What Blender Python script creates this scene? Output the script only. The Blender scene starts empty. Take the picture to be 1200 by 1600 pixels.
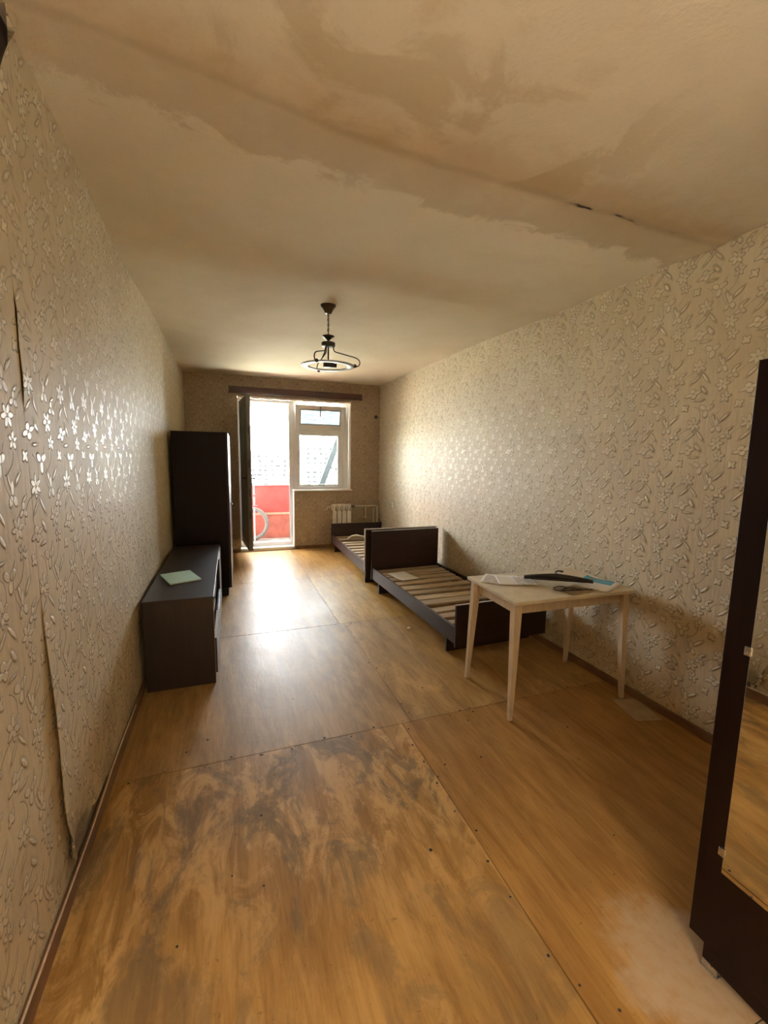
import bpy, bmesh, math, random
from mathutils import Vector, Matrix, Euler, noise as mnoise

random.seed(7)
C = bpy.context.scene.collection
PI = math.pi

# ------------------------------------------------------------------ camera, sky, lamps, exposure
cam_d = bpy.data.cameras.new('camera')
cam = bpy.data.objects.new('camera', cam_d); C.objects.link(cam)
cam_d.sensor_fit = 'VERTICAL'; cam_d.sensor_height = 36.0
cam_d.lens = 674.08 * 36.0 / 1600.0
cam_d.clip_start = 0.05; cam_d.clip_end = 2000
_r = Vector((0.93973119, -0.34152465, 0.01631587))
_u = Vector((0.02892013, 0.12694294, 0.99148833))
_f = Vector((0.34068889, 0.93126065, -0.12916918))
cam.matrix_world = Matrix(((_r.x, _u.x, -_f.x, 0.538), (_r.y, _u.y, -_f.y, 0.0),
                           (_r.z, _u.z, -_f.z, 1.5005), (0, 0, 0, 1)))
bpy.context.scene.camera = cam

SKY = 11.5
W = bpy.data.worlds.new('sky'); bpy.context.scene.world = W
W.use_nodes = True
bg = W.node_tree.nodes['Background']
bg.inputs['Color'].default_value = (0.93, 0.97, 1.0, 1)
bg.inputs['Strength'].default_value = SKY

sun_d = bpy.data.lights.new('sun', 'SUN'); sun_d.energy = 80.0; sun_d.angle = 0.02; sun_d.color = (1.0, 0.96, 0.9)
sun = bpy.data.objects.new('sun', sun_d); C.objects.link(sun)          # high sun behind the building: lights the town, not the room
sun.rotation_euler = Vector((0.30, 0.55, -0.78)).to_track_quat('-Z', 'Y').to_euler()

def portal(name, x0, x1, z0, z1, y):
    l = bpy.data.lights.new(name, 'AREA'); l.shape = 'RECTANGLE'
    l.size = x1 - x0; l.size_y = z1 - z0
    l.cycles.is_portal = True
    o = bpy.data.objects.new(name, l); C.objects.link(o)
    o.location = ((x0 + x1) / 2, y, (z0 + z1) / 2)
    o.rotation_euler = (-PI / 2, 0, 0)          # faces into the room (-y)
    return o
portal('door_portal', 0.72, 1.53, 0.05, 2.33, 7.13)
portal('window_portal', 1.53, 2.45, 0.95, 2.33, 7.13)

HALL_FILL_POWER = 25.0     # fill light added in the unseen hall
ROOM_FILL_POWER = 30.0      # fill light added behind the camera for the near half of the room

vs = bpy.context.scene.view_settings
vs.view_transform = 'Standard'; vs.look = 'None'; vs.gamma = 1.0
vs.use_curve_mapping = False
vs.exposure = 2.0
cy = bpy.context.scene.cycles
cy.max_bounces = 16; cy.diffuse_bounces = 12; cy.glossy_bounces = 6
cy.transparent_max_bounces = 12; cy.transmission_bounces = 6
cy.use_denoising = True
cy.caustics_reflective = False; cy.caustics_refractive = False

# ------------------------------------------------------------------ node helpers
class NT:
    def __init__(s, tree): s.t = tree; s.n = tree.nodes; s.l = tree.links
    def new(s, typ, **kw):
        nd = s.n.new(typ)
        for k, v in kw.items(): setattr(nd, k, v)
        return nd
    def put(s, sock, v):
        if v is None: return
        if hasattr(v, 'node'): s.l.new(v, sock)
        else:
            if isinstance(v, (tuple, list)) and len(v) == 3 and sock.type == 'RGBA': v = (*v, 1)
            sock.default_value = v
    def m(s, op, a, b=None, c=None, clamp=False):
        nd = s.new('ShaderNodeMath', operation=op); nd.use_clamp = clamp
        s.put(nd.inputs[0], a); s.put(nd.inputs[1], b); s.put(nd.inputs[2], c)
        return nd.outputs[0]
    def v(s, op, a, b=None, c=None):
        nd = s.new('ShaderNodeVectorMath', operation=op)
        s.put(nd.inputs[0], a); s.put(nd.inputs[1], b); s.put(nd.inputs[2], c)
        return nd.outputs['Value'] if op in ('LENGTH', 'DOT_PRODUCT', 'DISTANCE') else nd.outputs['Vector']
    def sep(s, a):
        nd = s.new('ShaderNodeSeparateXYZ'); s.put(nd.inputs[0], a); return nd.outputs
    def comb(s, x, y, z=0.0):
        nd = s.new('ShaderNodeCombineXYZ')
        for i, q in enumerate((x, y, z)): s.put(nd.inputs[i], q)
        return nd.outputs[0]
    def ramp(s, x, a, b, lo=0.0, hi=1.0):
        nd = s.new('ShaderNodeMapRange', interpolation_type='SMOOTHSTEP')
        for i, q in enumerate((x, a, b, lo, hi)): s.put(nd.inputs[i], q)
        return nd.outputs[0]
    def mix(s, f, a, b, blend='MIX'):
        nd = s.new('ShaderNodeMix', data_type='RGBA', blend_type=blend)
        s.put(nd.inputs[0], f); s.put(nd.inputs[6], a); s.put(nd.inputs[7], b)
        return nd.outputs[2]
    def noise(s, vec, scale, detail=3.0, rough=0.55, dist=0.0, stretch=None):
        if stretch:
            vec = s.v('MULTIPLY', vec, stretch)
        nd = s.new('ShaderNodeTexNoise')
        s.put(nd.inputs['Vector'], vec); nd.inputs['Scale'].default_value = scale
        nd.inputs['Detail'].default_value = detail; nd.inputs['Roughness'].default_value = rough
        nd.inputs['Distortion'].default_value = dist
        return nd.outputs['Fac']
    def pos(s): return s.new('ShaderNodeNewGeometry').outputs['Position']
    def obj(s): return s.new('ShaderNodeTexCoord').outputs['Object']
    def info(s): return s.new('ShaderNodeObjectInfo')

def material(name):
    m = bpy.data.materials.new(name); m.use_nodes = True
    nt = NT(m.node_tree); b = m.node_tree.nodes['Principled BSDF']
    return m, nt, b

def bump(nt, b, h, strength=0.5, dist=0.002):
    bp = nt.new('ShaderNodeBump'); bp.inputs['Strength'].default_value = strength
    bp.inputs['Distance'].default_value = dist
    nt.put(bp.inputs['Height'], h); nt.l.new(bp.outputs[0], b.inputs['Normal'])

def plain(name, col, rough=0.5, metal=0.0, spec=0.5, grain=0.12, gscale=30.0, stretch=None, bmp=0.0, coords='obj', coat=0.0):
    m, nt, b = material(name)
    p = nt.obj() if coords == 'obj' else nt.pos()
    n = nt.noise(p, gscale, 4, 0.6, 0.0, stretch)
    dark = tuple(c * (1 - grain) for c in col); lite = tuple(min(1, c * (1 + grain)) for c in col)
    nt.put(b.inputs['Base Color'], nt.mix(nt.ramp(n, 0.3, 0.7), dark, lite))
    nt.put(b.inputs['Roughness'], nt.m('MULTIPLY_ADD', n, 0.14, rough - 0.07, clamp=True))
    b.inputs['Metallic'].default_value = metal
    b.inputs['Specular IOR Level'].default_value = spec
    b.inputs['Coat Weight'].default_value = coat
    if bmp: bump(nt, b, n, bmp, 0.002)
    return m

# ------------------------------------------------------------------ wallpaper: embossed flowers, 0.27 x 0.305 m repeat
TU, TV = 0.2705, 0.304
def wallpaper_group():
    g = bpy.data.node_groups.new('flower_relief', 'ShaderNodeTree')
    g.interface.new_socket('UV', in_out='INPUT', socket_type='NodeSocketVector')
    g.interface.new_socket('Relief', in_out='OUTPUT', socket_type='NodeSocketFloat')
    g.interface.new_socket('Line', in_out='OUTPUT', socket_type='NodeSocketFloat')
    g.interface.new_socket('Rim', in_out='OUTPUT', socket_type='NodeSocketFloat')
    nt = NT(g); gi = nt.new('NodeGroupInput'); go = nt.new('NodeGroupOutput')
    wob = nt.new('ShaderNodeTexNoise'); wob.inputs['Scale'].default_value = 28; wob.inputs['Detail'].default_value = 1
    nt.put(wob.inputs['Vector'], gi.outputs[0])
    uv = nt.v('ADD', gi.outputs[0], nt.v('MULTIPLY', nt.v('SUBTRACT', wob.outputs['Color'], (0.5, 0.5, 0.5)), (0.008, 0.008, 0.0)))
    def local(c, rot=0.0, sc=(1, 1)):
        q = nt.v('WRAP', nt.v('SUBTRACT', uv, (c[0], c[1], 0)), (TU / 2, TV / 2, 1), (-TU / 2, -TV / 2, -1))
        mp = nt.new('ShaderNodeMapping', vector_type='TEXTURE')
        nt.put(mp.inputs['Vector'], q)
        mp.inputs['Rotation'].default_value = (0, 0, rot); mp.inputs['Scale'].default_value = (sc[0], sc[1], 1)
        return mp.outputs[0]
    shapes = []; lines = []; rims = []
    def polar(c, n, a, b_, rot=0.0, sc=(1, 1), heart=True):
        a *= 1.12; b_ *= 1.15
        q = local(c, rot, sc); xyz = nt.sep(q)
        r = nt.v('LENGTH', q); th = nt.m('ARCTAN2', xyz[1], xyz[0])
        k = nt.m('COSINE', nt.m('MULTIPLY', th, n))
        R = nt.m('MULTIPLY_ADD', k, b_, a)
        d = nt.m('SUBTRACT', R, r)
        h = nt.ramp(d, -0.0015, 0.005)
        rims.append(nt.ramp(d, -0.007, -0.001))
        if heart:
            groove = nt.m('MULTIPLY', nt.ramp(k, -1.0, -0.55, 0.45, 0.0), nt.ramp(r, a * 1.0, 0.0))
            h = nt.m('SUBTRACT', h, groove, clamp=True)
            h = nt.m('SUBTRACT', h, nt.ramp(r, 0.007, 0.003, 0, 0.5), clamp=True)
        shapes.append(h)
    def leaf(c, rot, a, b_):
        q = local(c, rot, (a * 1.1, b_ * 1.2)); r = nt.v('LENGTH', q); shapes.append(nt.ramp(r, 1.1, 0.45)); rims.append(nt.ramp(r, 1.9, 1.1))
    def arc(c, R, direction, k, w=0.0022):
        q = local(c)
        d = nt.m('ABSOLUTE', nt.m('SUBTRACT', nt.v('LENGTH', q), R))
        ln = nt.ramp(d, w, w * 0.35)
        side = nt.ramp(nt.v('DOT_PRODUCT', nt.v('NORMALIZE', q), (math.cos(direction), math.sin(direction), 0)), k, k + 0.05)
        lines.append(nt.m('MULTIPLY', ln, side))
    polar((0, 0), 6, 0.026, 0.008, 0.5)                       # six petal star
    polar((0.129, -0.106), 6, 0.025, 0.007, 0.1)              # second star
    polar((0.059, 0.075), 3, 0.022, 0.014, 0.5)               # three petal bell
    polar((-0.017, -0.141), 4, 0.025, 0.007, 0.3, (1.25, 0.75))   # poppy, seen from the side
    polar((0.119, -0.018), 3, 0.020, 0.012, PI / 2, (1.2, 0.8))   # tulip
    polar((0.148, -0.171), 5, 0.019, 0.006, 0.2)              # small rose
    polar((0.173, -0.062), 3, 0.017, 0.008, -0.6)             # bud
    polar((0.216, 0.091), 4, 0.016, 0.004, 0.7, (1, 1), False)    # little bell
    leaf((-0.012, -0.066), 0.75, 0.027, 0.006); leaf((0.041, -0.062), -0.9, 0.028, 0.006)
    leaf((0.038, -0.126), -0.9, 0.022, 0.008); leaf((0.155, 0.028), 0.75, 0.026, 0.007)
    leaf((0.105, 0.022), 1.9, 0.022, 0.006); leaf((0.02, -0.178), 0.05, 0.022, 0.005)
    leaf((0.185, -0.03), 0.5, 0.016, 0.006)
    arc((0.262, -0.108), 0.085, 2.1, 0.55); arc((0.25, 0.045), 0.052, 0.0, 0.3)
    arc((0.19, 0.06), 0.115, 3.3, 0.72); arc((0.07, -0.19), 0.075, -0.4, 0.55)
    h = shapes[0]
    for q in shapes[1:]: h = nt.m('MAXIMUM', h, q)
    ln = lines[0]
    for q in lines[1:]: ln = nt.m('MAXIMUM', ln, q)
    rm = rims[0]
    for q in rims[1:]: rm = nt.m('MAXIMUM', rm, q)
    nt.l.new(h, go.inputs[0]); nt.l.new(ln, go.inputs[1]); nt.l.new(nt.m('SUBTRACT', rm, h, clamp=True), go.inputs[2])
    return g
WG = wallpaper_group()

def wallpaper(name, axis, sign, tone=None, shade=0.7):
    m, nt, b = material(name)
    P = nt.pos(); s = nt.sep(P)
    u = nt.m('MULTIPLY', s[axis], float(sign))
    u = nt.m('ADD', u, 1.947 if axis == 1 else 0.31)
    uv = nt.comb(u, nt.m('SUBTRACT', s[2], 1.392))
    g = nt.new('ShaderNodeGroup'); g.node_tree = WG; nt.put(g.inputs[0], uv)
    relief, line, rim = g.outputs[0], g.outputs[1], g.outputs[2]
    fib = nt.noise(uv, 60, 3, 0.6, 0, (1, 0.12, 1))
    big = nt.noise(P, 1.3, 4, 0.6)
    base = nt.mix(nt.ramp(big, 0.35, 0.7), (0.60, 0.505, 0.34), (0.68, 0.595, 0.425))
    base = nt.mix(nt.m('MULTIPLY', nt.ramp(fib, 0.35, 0.7), 0.25), base, (0.52, 0.42, 0.27))
    base = nt.mix(nt.m('MULTIPLY', relief, 0.62), base, (0.80, 0.73, 0.58))
    base = nt.mix(nt.m('MULTIPLY', line, 0.35), base, (0.30, 0.225, 0.13))
    base = nt.mix(nt.m('MULTIPLY', rim, shade), base, (0.37, 0.285, 0.165))  # relief shade round each flower, painted into the colour
    # dirt rubbed in above the skirting
    low = nt.m('MULTIPLY', nt.ramp(s[2], 0.55, 0.05), nt.ramp(nt.noise(P, 3.0, 5, 0.65, 0.3), 0.42, 0.72))
    base = nt.mix(nt.m('MULTIPLY', low, 0.55), base, (0.20, 0.155, 0.10))
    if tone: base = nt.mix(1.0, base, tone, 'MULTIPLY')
    nt.put(b.inputs['Base Color'], base)
    nt.put(b.inputs['Roughness'], nt.m('MULTIPLY_ADD', relief, -0.22, 0.58))
    b.inputs['Specular IOR Level'].default_value = 0.4
    h = nt.m('ADD', relief, nt.m('MULTIPLY', line, 0.8))
    h = nt.m('ADD', h, nt.m('MULTIPLY', fib, 0.35))
    bump(nt, b, h, 1.0, 0.007)
    return m
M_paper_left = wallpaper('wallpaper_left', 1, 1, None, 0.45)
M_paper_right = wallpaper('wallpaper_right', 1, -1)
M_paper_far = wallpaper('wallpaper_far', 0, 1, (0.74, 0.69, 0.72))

# ------------------------------------------------------------------ floor and ceiling materials
def floor_material():
    m, nt, b = material('varnished_plywood')
    P = nt.pos(); s = nt.sep(P); info = nt.info()
    grain = nt.noise(P, 9, 6, 0.65, 0.6, (1.6, 0.22, 1))
    fine = nt.noise(P, 70, 4, 0.6, 0.2, (1.4, 0.10, 1))
    blot = nt.noise(P, 2.1, 5, 0.6, 0.4)
    col = nt.mix(nt.ramp(grain, 0.3, 0.7), (0.270, 0.147, 0.041), (0.42, 0.252, 0.083))
    col = nt.mix(nt.m('MULTIPLY', nt.ramp(fine, 0.4, 0.75), 0.35), col, (0.16, 0.070, 0.018))
    col = nt.mix(1.0, col, info.outputs['Color'], 'MULTIPLY')
    # worn-through varnish: raw pale streaks and grey ground-in dirt, strongest on the sheets that carry wear (object alpha)
    wear = info.outputs['Alpha']
    streak = nt.noise(P, 5.5, 6, 0.7, 0.9, (1.5, 0.55, 1))
    zone = nt.ramp(nt.noise(P, 1.15, 3, 0.5, 0.2), 0.40, 0.62)
    zone = nt.m('MAXIMUM', zone, nt.m('MULTIPLY', nt.ramp(s[1], 0.9, 1.65, 0.12, 0.9), nt.ramp(s[1], 2.4, 2.1)))
    raw = nt.m('MULTIPLY', nt.m('MULTIPLY', nt.ramp(streak, 0.44, 0.60), zone), wear, clamp=True)
    col = nt.mix(nt.m('MULTIPLY', raw, 0.8), col, (0.62, 0.39, 0.15))
    near = nt.m('MULTIPLY', nt.ramp(s[1], 0.95, 1.45, 0.55, 1.0), nt.ramp(s[1], 2.3, 2.05, 0.55, 1.0))
    grey = nt.noise(P, 4.4, 7, 0.70, 0.9, (1.15, 0.62, 1))
    gm = nt.m('MULTIPLY', nt.m('MULTIPLY', nt.ramp(grey, 0.475, 0.60), near), wear, clamp=True)
    col = nt.mix(nt.m('MULTIPLY', gm, 0.72), col, (0.150, 0.105, 0.052))
    fl = nt.ramp(nt.noise(P, 42, 3, 0.6, 0.5), 0.66, 0.72)
    col = nt.mix(nt.m('MULTIPLY', fl, 0.5), col, (0.12, 0.06, 0.025))
    # pale patch of spilt whitewash by the wardrobe
    d = nt.v('LENGTH', nt.v('MULTIPLY', nt.v('SUBTRACT', P, (1.78, 0.72, 0)), (1.0, 0.95, 0.0)))
    d = nt.m('ADD', d, nt.m('MULTIPLY', nt.m('SUBTRACT', nt.noise(P, 9, 5, 0.65), 0.5), 0.30))
    pm = nt.m('MULTIPLY', nt.ramp(d, 0.24, 0.12), nt.ramp(nt.noise(P, 30, 4, 0.6), 0.25, 0.6, 0.5, 0.85))
    col = nt.mix(pm, col, (0.42, 0.31, 0.20))
    nt.put(b.inputs['Base Color'], col)
    rg = nt.m('MULTIPLY_ADD', blot, 0.22, 0.30)
    rg = nt.m('ADD', rg, nt.m('MULTIPLY', gm, 0.14)); rg = nt.m('ADD', rg, nt.m('MULTIPLY', raw, 0.10))
    nt.put(b.inputs['Roughness'], rg)
    b.inputs['Specular IOR Level'].default_value = 0.24
    h = nt.m('ADD', nt.m('MULTIPLY', fine, 0.6), nt.m('MULTIPLY', nt.noise(P, 14, 4, 0.6, 0.4), 1.4))
    bump(nt, b, h, 0.30, 0.003)
    return m
M_floor = floor_material()

def ceiling_material():
    m, nt, b = material('old_whitewash')
    P = nt.pos(); s = nt.sep(P)
    n1 = nt.noise(P, 1.1, 5, 0.6, 0.3); n2 = nt.noise(P, 4.2, 6, 0.68, 0.5); n3 = nt.noise(P, 90, 2, 0.5)
    col = nt.mix(nt.ramp(n1, 0.3, 0.7), (0.685, 0.60, 0.445), (0.765, 0.69, 0.54))
    # leak stain spread around the slab joint: edges made ragged by noise
    jy = nt.m('SUBTRACT', s[1], nt.m('MULTIPLY_ADD', s[0], 0.03, 1.555))
    rag = nt.m('MULTIPLY', nt.m('SUBTRACT', n2, 0.5), 0.55)
    far = nt.m('ADD', jy, rag)
    stain1 = nt.m('MULTIPLY', nt.ramp(far, 0.30, 0.235), nt.ramp(far, -0.30, 0.0))
    stain1 = nt.m('MULTIPLY', stain1, nt.ramp(nt.noise(P, 1.7, 4, 0.6), 0.30, 0.55, 0.35, 1.0))
    col = nt.mix(nt.m('MULTIPLY', stain1, 0.55), col, (0.50, 0.375, 0.23))
    pat = nt.ramp(nt.noise(P, 2.6, 6, 0.62, 0.6), 0.47, 0.56)
    nearm = nt.m('MULTIPLY', nt.ramp(jy, -0.75, -0.2), nt.ramp(jy, 0.05, -0.02))
    nearm = nt.m('MULTIPLY', nearm, nt.ramp(nt.m('ABSOLUTE', nt.m('SUBTRACT', s[0], 1.25)), 1.1, 0.4))
    col = nt.mix(nt.m('MULTIPLY', nt.m('MULTIPLY', nearm, pat), 0.5), col, (0.46, 0.345, 0.185))
    # pale plaster showing beyond the stain towards the right wall
    lite = nt.m('MULTIPLY', nt.m('MULTIPLY', nt.ramp(far, 0.22, 0.30), nt.ramp(far, 0.75, 0.38)), nt.ramp(s[0], 1.5, 2.3))
    col = nt.mix(nt.m('MULTIPLY', lite, 0.6), col, (0.86, 0.78, 0.62))
    # joint line, opened into cracks towards the right
    jn = nt.m('ADD', jy, nt.m('MULTIPLY', nt.m('SUBTRACT', nt.noise(P, 7, 5, 0.6), 0.5), 0.05))
    line = nt.ramp(nt.m('ABSOLUTE', jn), 0.035, 0.0)
    col = nt.mix(nt.m('MULTIPLY', line, 0.22), col, (0.24, 0.165, 0.085))
    crk = nt.m('MULTIPLY', nt.ramp(nt.m('ABSOLUTE', jn), 0.010, 0.003), nt.ramp(s[0], 1.8, 2.05))
    crk = nt.m('MULTIPLY', crk, nt.ramp(nt.noise(P, 3.3, 2, 0.5), 0.50, 0.56))
    col = nt.mix(crk, col, (0.035, 0.02, 0.012))
    col = nt.mix(nt.m('MULTIPLY', nt.ramp(n3, 0.55, 0.8), 0.12), col, (0.35, 0.25, 0.14))
    nt.put(b.inputs['Base Color'], col)
    b.inputs['Roughness'].default_value = 0.85; b.inputs['Specular IOR Level'].default_value = 0.2
    h = nt.m('ADD', nt.m('MULTIPLY', n2, 1.0), nt.m('MULTIPLY', n3, 0.12))
    h = nt.m('SUBTRACT', h, nt.m('MULTIPLY', stain1, 0.25)); h = nt.m('SUBTRACT', h, nt.m('MULTIPLY', crk, 1.5))
    bump(nt, b, h, 0.5, 0.012)
    return m
M_ceiling = ceiling_material()

def slat_wood(name, a, b_, rough=0.65, scale=10, stretch=(0.35, 4.0, 4.0), bmp=0.3, spec=0.4):
    m, nt, b = material(name)
    P = nt.obj(); n = nt.noise(P, scale, 6, 0.65, 0.5, stretch); rnd = nt.info().outputs['Random']
    col = nt.mix(nt.ramp(n, 0.3, 0.72), a, b_)
    col = nt.mix(nt.m('MULTIPLY', rnd, 0.45), col, tuple(x * 0.55 for x in a))
    nt.put(b.inputs['Base Color'], col); b.inputs['Roughness'].default_value = rough
    b.inputs['Specular IOR Level'].default_value = spec
    bump(nt, b, n, bmp, 0.002)
    return m
M_slat = slat_wood('rough_slat_wood', (0.38, 0.275, 0.165), (0.58, 0.45, 0.30))
M_dark = slat_wood('dark_veneer', (0.016, 0.009, 0.0075), (0.030, 0.016, 0.012), 0.34, 7, (3.5, 3.5, 0.3), 0.05)
M_black_veneer = slat_wood('black_brown_veneer', (0.0075, 0.0022, 0.0016), (0.012, 0.0035, 0.0024), 0.42, 7, (3.5, 3.5, 0.3), 0.05, 0.22)
M_tv = slat_wood('brown_laminate', (0.024, 0.0155, 0.013), (0.038, 0.025, 0.021), 0.40, 9, (4, 0.4, 0.4), 0.05, 0.65)
M_bed = slat_wood('bed_veneer', (0.024, 0.011, 0.009), (0.038, 0.018, 0.014), 0.40, 6, (1.0, 0.4, 3.0), 0.05, 0.5)
M_edge = plain('pale_edge_band', (0.50, 0.44, 0.37), 0.45)
M_inside = plain('dark_inside', (0.012, 0.010, 0.010), 0.7)
M_table = plain('cream_table_top', (0.68, 0.62, 0.485), 0.42, grain=0.08, gscale=14, bmp=0.06)
M_table_leg = plain('worn_cream_paint', (0.60, 0.50, 0.36), 0.5, grain=0.12, gscale=12, stretch=(3, 3, 0.5))
M_plaster = plain('bare_plaster', (0.17, 0.125, 0.085), 0.9, grain=0.4, gscale=9, coords='pos')
M_skirt = plain('brown_skirting', (0.20, 0.105, 0.05), 0.5, grain=0.3, gscale=8, stretch=(1, 0.3, 1), coords='pos')
M_cable = plain('pale_cable', (0.62, 0.50, 0.38), 0.45)
M_pvc = plain('white_pvc', (0.72, 0.72, 0.73), 0.35, grain=0.03)
M_pvc_door = plain('dull_grey_door_panel', (0.15, 0.147, 0.15), 0.45, grain=0.06, gscale=5)
M_gasket = plain('dark_gasket', (0.04, 0.045, 0.05), 0.6)
M_reveal = plain('white_painted_reveal', (0.80, 0.77, 0.72), 0.55, grain=0.05, gscale=12)
M_foam = plain('cream_foam_strip', (0.82, 0.74, 0.64), 0.8, grain=0.06, gscale=40)
M_pelmet = plain('reddish_pelmet_wood', (0.085, 0.042, 0.040), 0.45, grain=0.25, gscale=7, stretch=(0.3, 3, 3))
M_metal = plain('dark_bronze', (0.055, 0.045, 0.032), 0.38, metal=0.7, grain=0.2)
M_brass = plain('dull_brass', (0.12, 0.085, 0.045), 0.4, metal=0.7, grain=0.2)
M_chrome = plain('steel', (0.62, 0.60, 0.57), 0.28, metal=0.95, grain=0.05)
M_radiator = plain('white_enamel', (0.78, 0.76, 0.71), 0.35, grain=0.04)
M_pipe = plain('cream_pipe_paint', (0.66, 0.61, 0.51), 0.4, grain=0.08)
M_valve = plain('grey_valve', (0.20, 0.18, 0.17), 0.4, metal=0.4)
M_paper = plain('white_paper', (0.80, 0.78, 0.76), 0.75, grain=0.03)
M_floor_paper = plain('dirty_paper', (0.36, 0.27, 0.17), 0.8, grain=0.15, gscale=10)
M_black_plastic = plain('black_plastic', (0.014, 0.011, 0.010), 0.4)
M_booklet = plain('turquoise_cover', (0.48, 0.72, 0.66), 0.5, grain=0.06, gscale=20)
M_red = plain('red_parapet_paint', (0.34, 0.052, 0.048), 0.6, grain=0.2, gscale=6, coords='pos')
M_red_low = plain('faded_red_parapet', (0.36, 0.10, 0.075), 0.65, grain=0.2, gscale=6, coords='pos')
M_rail = plain('peach_rail_paint', (0.42, 0.26, 0.19), 0.55)
M_concrete = plain('grey_concrete', (0.36, 0.355, 0.34), 0.85, grain=0.15, gscale=8, coords='pos', bmp=0.3)
M_stucco = plain('outside_stucco', (0.34, 0.32, 0.29), 0.9, grain=0.12, gscale=6, coords='pos')
M_rubber = plain('grey_rubber', (0.13, 0.13, 0.122), 0.55, grain=0.1)
M_ladder = plain('blue_grey_paint', (0.055, 0.075, 0.09), 0.5, grain=0.1)
M_pole = plain('white_pole_paint', (0.75, 0.68, 0.66), 0.45)
M_redclamp = plain('red_clamp', (0.62, 0.05, 0.06), 0.45)
M_ground = plain('distant_ground', (0.36, 0.37, 0.31), 0.95, grain=0.3, gscale=0.05, coords='pos')
M_block = plain('pale_apartment_panels', (0.16, 0.155, 0.15), 0.9, grain=0.06, gscale=0.3, coords='pos')
M_block_win = plain('far_window_glass', (0.006, 0.0065, 0.007), 0.9, spec=0.05)
M_leaf = plain('sunlit_foliage', (0.012, 0.017, 0.002), 0.8, grain=0.4, gscale=2.5, coords='pos')
M_trunk = plain('tree_bark', (0.12, 0.09, 0.06), 0.9)

def glass_material(name, tint, refl=0.9):
    m, nt, b = material(name)
    tr = nt.new('ShaderNodeBsdfTransparent'); tr.inputs[0].default_value = (*tint, 1)
    gl = nt.new('ShaderNodeBsdfGlossy'); gl.inputs['Roughness'].default_value = 0.02
    fr = nt.new('ShaderNodeFresnel'); fr.inputs['IOR'].default_value = 1.45
    mx = nt.new('ShaderNodeMixShader')
    nt.l.new(nt.m('MULTIPLY', fr.outputs[0], refl), mx.inputs[0])
    nt.l.new(tr.outputs[0], mx.inputs[1]); nt.l.new(gl.outputs[0], mx.inputs[2])
    nt.l.new(mx.outputs[0], nt.n['Material Output'].inputs['Surface'])
    return m
M_glass = glass_material('window_glass', (0.93, 0.965, 0.97))
M_vent_glass = glass_material('tinted_vent_glass', (0.80, 0.92, 0.93))
def mottled_vent(m):
    nt = NT(m.node_tree); tr = next(n for n in nt.n if n.type == 'BSDF_TRANSPARENT')
    n = nt.noise(nt.obj(), 22, 4, 0.6, 0.8, (0.5, 1, 1.6))
    nt.put(tr.inputs[0], nt.mix(nt.ramp(n, 0.38, 0.62), (0.135, 0.150, 0.152), (0.195, 0.208, 0.207)))  # uneven grey tint across the vent pane
mottled_vent(M_vent_glass)
def ring_glass():
    m, nt, b = material('frosted_ring_glass')
    b.inputs['Base Color'].default_value = (0.80, 0.86, 0.84, 1); b.inputs['Roughness'].default_value = 0.3
    b.inputs['Transmission Weight'].default_value = 0.35; b.inputs['IOR'].default_value = 1.4
    return m
M_ring = ring_glass()
def mirror_material():
    m, nt, b = material('mirror_silver')
    b.inputs['Base Color'].default_value = (0.80, 0.80, 0.76, 1); b.inputs['Metallic'].default_value = 1.0
    b.inputs['Roughness'].default_value = 0.015
    return m
M_mirror = mirror_material()
def glossy_print():
    m, nt, b = material('blue_and_white_print')
    s = nt.sep(nt.obj())
    f = nt.m('MULTIPLY', nt.ramp(s[0], 0.035, 0.037), nt.ramp(s[1], -0.072, -0.070))
    nt.put(b.inputs['Base Color'], nt.mix(f, (0.80, 0.79, 0.77), (0.09, 0.42, 0.62)))
    b.inputs['Roughness'].default_value = 0.25
    return m
M_print = glossy_print()
def printed_paper():
    m, nt, b = material('printed_paper')
    s = nt.sep(nt.obj())
    row = nt.m('PINGPONG', s[1], 0.006); ln = nt.ramp(row, 0.0028, 0.0036)
    words = nt.ramp(nt.noise(nt.obj(), 90, 2, 0.5, 0, (1.0, 0.4, 1)), 0.42, 0.5)
    edge = nt.m('MULTIPLY', nt.ramp(nt.m('ABSOLUTE', s[0]), 0.062, 0.060), nt.ramp(nt.m('ABSOLUTE', s[1]), 0.09, 0.088))
    f = nt.m('MULTIPLY', nt.m('MULTIPLY', ln, words), edge)
    nt.put(b.inputs['Base Color'], nt.mix(nt.m('MULTIPLY', f, 0.7), (0.80, 0.78, 0.77), (0.16, 0.15, 0.18)))
    b.inputs['Roughness'].default_value = 0.6
    return m
M_printed = printed_paper()

# ------------------------------------------------------------------ mesh helpers
def box(bm, x0, x1, y0, y1, z0, z1, bev=0.0, mat=None):
    vs_ = [bm.verts.new(p) for p in ((x0, y0, z0), (x1, y0, z0), (x1, y1, z0), (x0, y1, z0),
                                     (x0, y0, z1), (x1, y0, z1), (x1, y1, z1), (x0, y1, z1))]
    if mat is not None:
        for v_ in vs_: v_.co = mat @ v_.co
    fs = [bm.faces.new([vs_[i] for i in q]) for q in ((0, 3, 2, 1), (4, 5, 6, 7), (0, 1, 5, 4), (1, 2, 6, 5), (2, 3, 7, 6), (3, 0, 4, 7))]
    if bev:
        es = list({e for f in fs for e in f.edges})
        bmesh.ops.bevel(bm, geom=es, offset=bev, segments=2, profile=0.5, affect='EDGES', clamp_overlap=True)
    return bm

def B(*a, **k): return box(bmesh.new(), *a, **k)

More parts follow.
